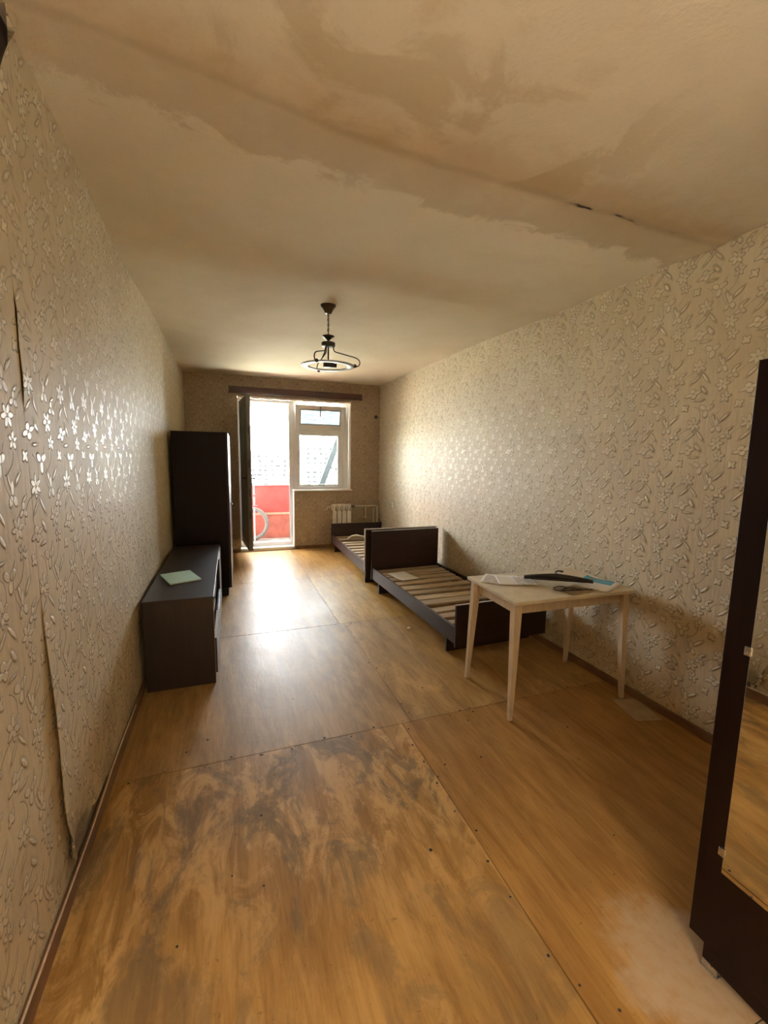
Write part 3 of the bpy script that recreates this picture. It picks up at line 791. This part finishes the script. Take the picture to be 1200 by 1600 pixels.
def sheet(name, w, d, mat, bow=0.01, curl=0.0, th=0.0008):
    bm = bmesh.new(); gx, gy = 12, 10
    def pt(i, j):
        x = (i / gx - .5) * w; y = (j / gy - .5) * d
        z = 0.0012 + bow * (i / gx - .5) ** 2 + curl * max(0, j / gy - .72) ** 2 * 8 * (0.4 + i / gx)
        return (x, y, z)
    g_ = [[bm.verts.new(pt(i, j)) for j in range(gy + 1)] for i in range(gx + 1)]
    for i in range(gx):
        for j in range(gy): bm.faces.new((g_[i][j], g_[i + 1][j], g_[i + 1][j + 1], g_[i][j + 1]))
    r_ = bmesh.ops.extrude_face_region(bm, geom=bm.faces[:])
    for v_ in [q for q in r_['geom'] if isinstance(q, bmesh.types.BMVert)]: v_.co.z += th
    return obj(name, bm, mat, None, True)
TZ = 0.7105
tag(rest(sheet('paper_sheet', 0.15, 0.21, M_printed, 0.002, 0.001), (2.165, 2.325, TZ), -0.75), 'leftmost white paper on the table, its corner at the table edge', 'paper', 'papers on the table')
tag(rest(sheet('paper_sheet', 0.15, 0.21, M_paper, 0.004, 0.002), (2.235, 2.27, TZ + 0.003), -0.45), 'curling white paper on the table, lying over the leftmost sheet', 'paper', 'papers on the table')
tag(rest(sheet('paper_sheet', 0.13, 0.18, M_printed, 0.004, 0.0), (2.315, 2.215, TZ + 0.008), -0.35), 'white paper under the left tip of the black hanger', 'paper', 'papers on the table')
tag(rest(sheet('paper_sheet', 0.20, 0.15, M_floor_paper, 0.006, 0.0), (2.50, 1.985, TZ), 0.1), 'tan paper under the cable loops at the front of the table', 'paper', 'papers on the table')
tag(rest(sheet('glossy_booklet', 0.26, 0.21, M_print, 0.02, 0.014, 0.004), (2.715, 2.02, TZ + 0.001), 0.45), 'glossy white and blue booklet at the wall end of the table', 'booklet')
# hanger: broad curved shoulders, hook standing up
hg = thing('coat_hanger', 'black plastic coat hanger with wide shoulders lying across the table papers', 'hanger', (2.50, 2.13, TZ + 0.034), -0.56)
bm = bmesh.new(); rings = []
N = 24
for i in range(N + 1):
    u_ = i / N * 2 - 1; x = 0.205 * u_; y = -0.035 * u_ * u_ + 0.012
    hw_ = 0.012 + 0.020 * abs(u_) ** 1.5 * (1 - max(0, abs(u_) - .9) * 8); ht = 0.011 + 0.013 * (1 - abs(u_))
    rings.append([bm.verts.new((x, y + hw_ * math.cos(2 * PI * k / 10), ht * math.sin(2 * PI * k / 10) + 0.004 * (1 - u_ * u_))) for k in range(10)])
for A, Bq in zip(rings, rings[1:]):
    for k in range(10): bm.faces.new((A[k], A[(k + 1) % 10], Bq[(k + 1) % 10], Bq[k]))
bm.faces.new(rings[0][::-1]); bm.faces.new(rings[-1])
obj('shoulder_bar', bm, M_black_plastic, hg, True)
bm = bmesh.new(); tube(bm, [(-0.165, -0.03, -0.004), (0.165, -0.03, -0.004)], 0.006, 8)
obj('trouser_bar', bm, M_black_plastic, hg, True)
bm = bmesh.new(); hk = [(0, 0.02, 0.012), (0, 0.05, 0.018), (0, 0.062, 0.02)]
for k in range(14):
    a = PI * 1.45 * k / 13; hk.append((0.022 - 0.022 * math.cos(a), 0.066 + 0.022 * math.sin(a), 0.022 + 0.012 * k / 13))
tube(bm, hk, 0.005, 8); obj('hook', bm, M_black_plastic, hg, True)
bm = bmesh.new()
pts = []
for k in range(46):
    a = 2 * PI * 2.3 * k / 45
    pts.append((0.055 * math.cos(a) + 0.10 * k / 45, 0.028 * math.sin(a) - 0.05 * k / 45, 0.007 + 0.008 * (0.5 + 0.5 * math.sin(a * 1.3))))
pts += [(0.18, -0.055, 0.008), (0.20, -0.05, 0.008)]
tube(bm, pts, 0.0032, 7)
o = obj('coiled_cord', bm, M_black_plastic, None, True); rest(o, (2.405, 2.01, TZ + 0.002), -0.1); tag(o, 'thin black cord in loose loops in front of the hanger', 'cord')

# floor paper and scraps
o = sheet('paper_sheet', 0.17, 0.235, M_floor_paper, 0.004, 0.0); rest(o, (2.835, 1.765, 0.0006), -0.25)
tag(o, 'dirty sheet of paper on the floor against the right skirting', 'paper')
bm = bmesh.new(); bmesh.ops.create_icosphere(bm, subdivisions=2, radius=0.016)
for v_ in bm.verts: v_.co *= 1 + 0.4 * mnoise.noise(v_.co * 90); v_.co.z = v_.co.z * 0.6 + 0.009
o = obj('paper_scrap', bm, M_paper); rest(o, (2.0, 3.31, 0.0005)); tag(o, 'tiny white scrap on the floor beside the nearer bed', 'scrap')

# ------------------------------------------------------------------ left wardrobe
wd = thing('wardrobe', 'tall black brown wardrobe standing against the left wall beyond the low cabinet', 'wardrobe', (0.035, 4.735, 0), -0.03)
Wd, Wl, Wh = 0.525, 0.90, 1.71
obj('side_panel', B(0, Wd - 0.02, 0, 0.018, 0.085, Wh, bev=0.0015), M_black_veneer, wd)
obj('side_panel', B(0, Wd - 0.02, Wl - 0.018, Wl, 0.085, Wh, bev=0.0015), M_black_veneer, wd)
obj('top_panel', B(0, Wd - 0.02, 0.019, Wl - 0.019, Wh - 0.018, Wh, bev=0.001), M_black_veneer, wd)
obj('bottom_panel', B(0, Wd - 0.02, 0.019, Wl - 0.019, 0.085, 0.103), M_black_veneer, wd)
obj('back_panel', B(0, 0.006, 0.019, Wl - 0.019, 0.104, Wh - 0.019), M_black_veneer, wd)
obj('plinth', B(0.01, Wd - 0.035, 0.006, Wl - 0.006, 0.0, 0.084), M_inside, wd)
for k in range(2):
    y0 = 0.002 + k * Wl / 2
    dr = obj('door', B(Wd - 0.019, Wd, y0, y0 + Wl / 2 - 0.004, 0.088, Wh - 0.002, bev=0.002), M_tv, wd)
    yh = y0 + (Wl / 2 - 0.05 if k == 0 else 0.04)
    bm = bmesh.new(); tube(bm, [(Wd, yh, 0.93), (Wd + 0.016, yh, 0.93), (Wd + 0.022, yh, 0.93)], 0.009, 10); obj('knob', bm, M_chrome, dr, True)

# ------------------------------------------------------------------ low cabinet with booklet
tv = thing('low_cabinet', 'long low brown cabinet along the left wall with open front compartments', 'cabinet', (0.030, 2.885, 0), -0.008)
cw, cl, ch = 0.405, 1.70, 0.590
obj('top_panel', B(-0.002, cw + 0.004, -0.004, cl, ch - 0.020, ch, bev=0.002), M_tv, tv)
for y0 in (0.0, cl - 0.020): obj('side_panel', B(0, cw, y0, y0 + 0.018, 0.0, ch - 0.0205, bev=0.0015), M_tv, tv)
obj('back_panel', B(0, 0.005, 0.019, cl - 0.021, 0.05, ch - 0.021), M_inside, tv)
obj('bottom_panel', B(0.006, cw - 0.006, 0.019, cl - 0.021, 0.055, 0.073), M_tv, tv)
obj('plinth', B(0.02, cw - 0.03, 0.019, cl - 0.021, 0.0, 0.054), M_inside, tv)
for y0 in (0.56, 1.12): obj('divider', B(0.006, cw - 0.01, y0, y0 + 0.018, 0.0735, ch - 0.0205), M_tv, tv)
obj('shelf', B(0.006, cw - 0.012, 0.019, 0.559, 0.38, 0.396), M_tv, tv)
obj('shelf', B(0.006, cw - 0.012, 0.579, 1.119, 0.38, 0.396), M_tv, tv)
obj('edge_band', B(cw + 0.0002, cw + 0.002, 0.0, 0.018, 0.03, ch - 0.021), M_edge, tv, label='pale worn front edge of the side panel')
obj('edge_band', B(cw - 0.012, cw - 0.010, 0.019, 0.559, 0.379, 0.397), M_edge, tv)
fl_ = obj('flap_door', B(cw - 0.004, cw + 0.012, 0.020, 0.556, 0.062, 0.30, bev=0.002), M_tv, tv)
obj('edge_band', B(cw - 0.004, cw + 0.012, 0.022, 0.554, 0.3004, 0.302), M_edge, fl_)
obj('flap_door', B(cw - 0.004, cw + 0.012, 0.560, 1.116, 0.062, 0.30, bev=0.002), M_tv, tv)
obj('side_door', B(cw - 0.004, cw + 0.012, 1.124, cl - 0.003, 0.062, ch - 0.024, bev=0.002), M_tv, tv)
bk = thing('booklet', 'turquoise booklet lying askew on top of the low brown cabinet', 'booklet', (0.200, 3.393, 0.5905), 0.34)
obj('cover', B(-0.105, 0.105, -0.148, 0.148, 0.0075, 0.0085), M_booklet, bk)
obj('pages', B(-0.102, 0.104, -0.145, 0.145, 0.001, 0.0073), M_paper, bk)
obj('back_cover', B(-0.105, 0.105, -0.148, 0.148, 0.0, 0.0009), M_booklet, bk)

# ------------------------------------------------------------------ right wardrobe with the mirror
mw = thing('mirror_wardrobe', 'dark brown wardrobe with a tall mirror on its front, cut off by the right edge', 'wardrobe', (1.835, 0.755, 0), 0)
Mh = 1.762; Md = 0.46; Ml = 1.25        # runs from y = 0.755 back towards the camera side
obj('side_panel', B(0.02, Md, -0.018, 0.0, 0.075, Mh, bev=0.0015), M_black_veneer, mw)
obj('side_panel', B(0.02, Md, -Ml, -Ml + 0.018, 0.075, Mh, bev=0.0015), M_black_veneer, mw)
obj('top_panel', B(0.02, Md, -Ml + 0.019, -0.019, Mh - 0.018, Mh), M_black_veneer, mw)
obj('back_panel', B(Md - 0.006, Md, -Ml + 0.019, -0.019, 0.08, Mh - 0.019), M_black_veneer, mw)
obj('bottom_panel', B(0.02, Md - 0.007, -Ml + 0.019, -0.019, 0.075, 0.093), M_black_veneer, mw)
obj('plinth', B(0.006, Md - 0.02, -Ml + 0.03, -0.042, 0.024, 0.0745, bev=0.001), M_black_veneer, mw)
for k in range(2):
    y1 = -0.001 - k * Ml / 2; y0 = y1 - Ml / 2 + 0.003
    d_ = obj('door', B(0.0, 0.0195, y0, y1, 0.078, Mh - 0.001, bev=0.002), M_black_veneer, mw)
    if k == 0:
        mi = obj('mirror', B(-0.0045, -0.0003, -0.60, -0.068, 0.338, 1.62, bev=0.0012), M_mirror, d_)
        for (yy, zz) in ((-0.068, 1.0), (-0.068, 0.40), (-0.068, 1.55), (-0.30, 0.338)):
            bm = bmesh.new(); box(bm, -0.009, -0.0002, yy - 0.004, yy + 0.012, zz - 0.012, zz + 0.012, bev=0.001)
            obj('mirror_clip', bm, M_chrome, d_)
for (x0, y0) in ((0.004, -0.085), (0.004, -Ml + 0.04), (Md - 0.06, -0.085), (Md - 0.06, -Ml + 0.04)):
    bm = bmesh.new(); box(bm, x0, x0 + 0.035, y0, y0 + 0.042, 0.004, 0.0238, bev=0.002); box(bm, x0 - 0.004, x0 + 0.039, y0 - 0.003, y0 + 0.045, 0.0, 0.004)
    obj('foot', bm, M_chrome, mw, label='small steel foot under the plinth')

# ------------------------------------------------------------------ chandelier
cz = ceil_z(1.293, 3.355)
ch_ = thing('ceiling_lamp', 'bronze pendant lamp with a flat glass ring on three curled arms', 'lamp', (1.293, 3.355, cz))
bm = bmesh.new(); lathe(bm, [(0.0, -0.062), (0.024, -0.06), (0.028, -0.05), (0.045, -0.02), (0.055, -0.012), (0.058, 0.0), (0.0, 0.0)], 28)
obj('ceiling_rose', bm, M_brass, ch_, True)
for k in range(9):      # chain links
    bm = bmesh.new(); pts = []
    for q in range(16):
        a = 2 * PI * q / 16; pts.append((0.006 * math.cos(a), 0, 0.0145 * math.sin(a)))
    if k % 2: pts = [(0, p[0], p[2]) for p in pts]
    tube(bm, [(p[0], p[1], p[2] - 0.068 - k * 0.0185) for p in pts], 0.0019, 6, True)
    obj('chain_link', bm, M_brass, ch_, True)
bm = bmesh.new(); tube(bm, [(0.003 * math.sin(z * 60), 0.003 * math.cos(z * 50), -z) for z in [0.055 + 0.01 * q for q in range(19)]], 0.0022, 6)
obj('cord', bm, M_metal, ch_, True)
bm = bmesh.new(); lathe(bm, [(0.0, -0.262), (0.008, -0.26), (0.014, -0.250), (0.034, -0.232), (0.046, -0.226), (0.046, -0.222), (0.010, -0.232), (0.0, -0.232)], 24)
obj('dished_cap', bm, M_metal, ch_, True)
bm = bmesh.new(); lathe(bm, [(0.0, -0.300), (0.046, -0.300), (0.052, -0.296), (0.052, -0.272), (0.046, -0.268), (0.016, -0.262), (0.0, -0.260)], 28)
hub = obj('hub', bm, M_metal, ch_); smooth_by_angle(hub)
RZ = -0.440
for a_ in (-12, 112, 246):
    a = math.radians(a_ - 12.7); ca, sa = math.cos(a), math.sin(a)
    prof = [(0.040, -0.300), (0.040, -0.318), (0.044, -0.330), (0.058, -0.340), (0.12, -0.357), (0.19, -0.376), (0.222, -0.388), (0.238, -0.402), (0.243, -0.420), (0.238, -0.437), (0.222, -0.446), (0.200, -0.447)]
    bm = bmesh.new(); tube(bm, [(r * ca, r * sa, z) for r, z in prof], 0.0042, 8)
    arm = obj('arm', bm, M_metal, ch_, True)
    bm = bmesh.new(); bmesh.ops.create_uvsphere(bm, u_segments=12, v_segments=8, radius=0.014, matrix=Matrix.Translation((0.205 * ca, 0.205 * sa, RZ - 0.002)))
    obj('clip', bm, M_metal, arm, True)
bm = bmesh.new()
lathe(bm, [(0.146, RZ), (0.150, RZ - 0.005), (0.200, RZ - 0.005), (0.206, RZ), (0.200, RZ + 0.003), (0.150, RZ + 0.003), (0.146, RZ)], 56)
ring = obj('glass_ring', bm, M_ring, ch_, True)
bm = bmesh.new(); tube(bm, [(0, 0, -0.300), (0, 0, -0.415)], 0.006, 10); obj('stem', bm, M_metal, ch_, True)
bm = bmesh.new(); tube(bm, [(-0.02, 0.008, -0.30), (-0.025, 0.01, -0.34), (-0.05, 0.012, -0.395)], 0.004, 8); obj('flex', bm, M_metal, ch_, True)
bm = bmesh.new(); box(bm, -0.036, 0.040, -0.018, 0.018, -0.452, -0.416, bev=0.004); tube(bm, [(0.04, 0, -0.434), (0.062, 0, -0.434)], 0.016, 12)
obj('bulb_holder', bm, M_metal, ch_)

# hall fill: unseen lamp added behind the doorway to brighten the room
hl = thing('added_hall_lamp', 'unseen round hallway lamp added as fill light behind the room door', 'lamp', (0.56, BACK - 1.1, 2.80))
bm = bmesh.new(); lathe(bm, [(0.0, -0.03), (0.10, -0.03), (0.12, -0.015), (0.12, 0.0), (0.0, 0.0)], 24); obj('lamp_base', bm, M_reveal, hl, True)
ld = bpy.data.lights.new('hall_fill_bulb', 'AREA'); ld.shape = 'DISK'; ld.size = 0.22; ld.energy = HALL_FILL_POWER; ld.color = (1.0, 0.80, 0.56)
lo = bpy.data.objects.new('hall_fill_bulb', ld); C.objects.link(lo); lo.location = (0.56, BACK - 1.1, 2.75)

# fill lamp added out of view behind the camera to brighten the near room
fl = thing('added_fill_lamp', 'unseen floor lamp added as fill light in the back of the room', 'lamp', (0.85, -0.85, 0))
bm = bmesh.new(); lathe(bm, [(0.0, 0.0), (0.13, 0.0), (0.13, 0.015), (0.02, 0.03), (0.012, 0.05), (0.012, 1.12), (0.0, 1.12)], 24); obj('stand', bm, M_metal, fl, True)
bm = bmesh.new(); lathe(bm, [(0.20, 1.10), (0.17, 1.34), (0.168, 1.34), (0.198, 1.10), (0.20, 1.10)], 32); obj('lamp_shade', bm, M_foam, fl, True)
ld = bpy.data.lights.new('room_fill_bulb', 'POINT'); ld.energy = ROOM_FILL_POWER; ld.color = (1.0, 0.90, 0.76); ld.shadow_soft_size = 0.05
lo = bpy.data.objects.new('room_fill_bulb', ld); C.objects.link(lo); lo.location = (0.85, -0.85, 1.24)

# ------------------------------------------------------------------ balcony
struct('floor_balcony', B(-0.6, 3.4, 7.14, 8.25, -0.20, -0.03), M_concrete)
struct('ceiling_balcony', B(-0.6, 3.4, 7.14, 8.25, 2.50, 2.72), M_concrete)
bm = bmesh.new(); N = 60
for k in range(N):
    xa = -0.6 + 4.0 * k / N; xb = xa + 4.0 / N
    box(bm, xa, xb, 8.02, 8.14, 2.31 + 0.012 * mnoise.noise(Vector((xa * 5, 0, 0))), 2.50)
struct('trim_6', bm, M_concrete)
bm = bmesh.new(); box(bm, -0.70, -0.6, 7.14, 8.25, -0.2, 2.72); box(bm, 3.4, 3.5, 7.14, 8.25, -0.2, 2.72)
struct('wall_balcony', bm, M_stucco)
par = thing('balcony_parapet', 'red painted balcony parapet with a peach rail across it', 'parapet', (1.4, 8.02, -0.03)); par['kind'] = 'structure'; del par['category']
for k in range(5):
    x0 = -2.0 + k * 0.8
    obj('parapet_panel', B(x0 + 0.002, x0 + 0.798, 0.0, 0.05, 0.475, 0.945, bev=0.004), M_red, par)
    obj('parapet_panel', B(x0 + 0.002, x0 + 0.798, 0.0, 0.05, 0.0, 0.435, bev=0.004), M_red_low, par)
obj('cross_rail', B(-2.0, 2.0, -0.025, 0.03, 0.436, 0.474, bev=0.004), M_rail, par)
obj('top_rail', B(-2.0, 2.0, -0.012, 0.062, 0.946, 0.975, bev=0.004), M_red, par)

bm = bmesh.new(); Rt = 0.268
tube(bm, [(Rt * math.cos(2 * PI * k / 48), 0, Rt * math.sin(2 * PI * k / 48)) for k in range(48)], 0.036, 14, True)
o = obj('rubber_ring', bm, M_rubber, None, True); rest(o, (0.925, 7.86, 0.272), 0.0, math.radians(-12)); tag(o, 'grey rubber ring leaning on the red parapet outside the balcony door', 'ring')
pl = thing('balcony_pole', 'thin white pole with a red clamp standing on the balcony', 'pole', (0.968, 7.62, -0.03))
bm = bmesh.new(); tube(bm, [(0, 0, 0), (0, 0, 1.10)], 0.011, 10); obj('shaft', bm, M_pole, pl, True)
bm = bmesh.new(); box(bm, -0.02, 0.06, -0.018, 0.018, 0.625, 0.655, bev=.004); obj('clamp', bm, M_redclamp, pl)
bm = bmesh.new(); tube(bm, [(0, 0, 0.80), (0, 0, 0.84)], 0.016, 10); obj('clamp', bm, M_redclamp, pl)
lad = thing('folding_ladder', 'blue grey folding ladder standing open on the balcony behind the window', 'ladder', (2.2, 7.80, -0.03))
def plank(name, a, b_, wdt, th, y):
    a, b_ = Vector((a[0], 0, a[1])), Vector((b_[0], 0, b_[1])); d = (b_ - a); n = d.length; d.normalize()
    mt = Matrix.Translation((a.x, y, a.z)) @ Matrix.Rotation(math.atan2(d.x, d.z), 4, 'Y')
    return obj(name, B(-wdt / 2, wdt / 2, -th / 2, th / 2, 0, n, bev=0.003, mat=mt), M_ladder, lad)
plank('front_leg', (-0.42, 0.02), (0.39, 2.16), 0.10, 0.03, -0.10); plank('front_leg', (-0.37, 0.02), (0.44, 2.16), 0.06, 0.03, 0.10)
plank('rear_leg', (0.78, 0.02), (0.225, 1.30), 0.055, 0.03, -0.04); plank('rear_leg', (0.80, 0.02), (0.245, 1.30), 0.055, 0.03, 0.06)
for k in range(5):
    f_ = 0.14 + k * 0.19; x = -0.40 + 0.81 * f_; z = 0.02 + 2.14 * f_
    obj('tread', B(x - 0.05, x + 0.06, -0.085, 0.085, z - 0.012, z + 0.012, bev=0.002), M_ladder, lad)

# ------------------------------------------------------------------ town outside
struct('terrain', B(-700, 900, 14, 1500, -25, -24), M_ground)
def block(label, x0, x1, y0, depth, ztop, nx, nz):
    t = thing('apartment_block', label, 'building', ((x0 + x1) / 2, y0, -24))
    h = ztop + 24; w = x1 - x0
    obj('walls', B(-w / 2, w / 2, 0, depth, 0, h), M_block, t)
    obj('roof_parapet', B(-w / 2 - 0.3, w / 2 + 0.3, -0.3, depth + 0.3, h + 0.01, h + 0.9), M_block, t)
    px = w / nx; me = None
    for i in range(nx):
        for k in range(nz):
            if random.random() < 0.25: continue
            zc = h - 2.0 - k * 2.9; xc = -w / 2 + (i + 0.5) * px
            if me is None:
                o = obj('window', B(-0.75, 0.75, -0.12, 0.05, -0.8, 0.8), M_block_win, t); me = o.data
            else:
                o = bpy.data.objects.new('window', me); C.objects.link(o); o.parent = t
            o.location = (xc + random.uniform(-.5, .5), 0, zc); o.scale = (random.choice((0.8, 1.2, 1.9)), 1, random.uniform(0.7, 1.1))
    return t
block('white apartment block seen through the balcony door, behind the red parapet', 14.5, 37.0, 280, 14, 2.0, 6, 8)
block('tall white apartment block seen through the lower window pane', 47.0, 65.0, 270, 14, 7.0, 5, 9)
block('low pale apartment block far away between the two others', 36.0, 60.0, 420, 14, -2.0, 7, 6)
def tree(label, x, y, zt, r):
    t = thing('tree', label, 'tree', (x, y, -24), 0, 'trees below the balcony')
    bm = bmesh.new(); tube(bm, [(0, 0, 0), (0.1, 0, (zt + 24) * .5), (0, 0.1, zt + 24 - r)], 0.32, 8, r1=0.12); obj('trunk', bm, M_trunk, t, True)
    bm = bmesh.new()
    for k in range(16):
        c = Vector((random.gauss(0, r * .42), random.gauss(0, r * .42), zt + 24 - r * 0.9 + random.uniform(-r * .6, r * .5)))
        bmesh.ops.create_icosphere(bm, subdivisions=2, radius=r * random.uniform(0.28, 0.5), matrix=Matrix.Translation(c))
    for v_ in bm.verts: v_.co += Vector((1, 1, 1)) * 0.35 * mnoise.noise(v_.co * 1.3)
    obj('crown', bm, M_leaf, t, True)
tree('bright green tree seen over the parapet at the right of the door opening', 7.9, 60, -1.3, 2.6)
tree('lower green tree seen over the parapet left of the brighter one', 5.2, 66, -3.0, 2.4)
tree('green tree top seen at the bottom of the lower window pane', 12.2, 70, -3.0, 2.6)
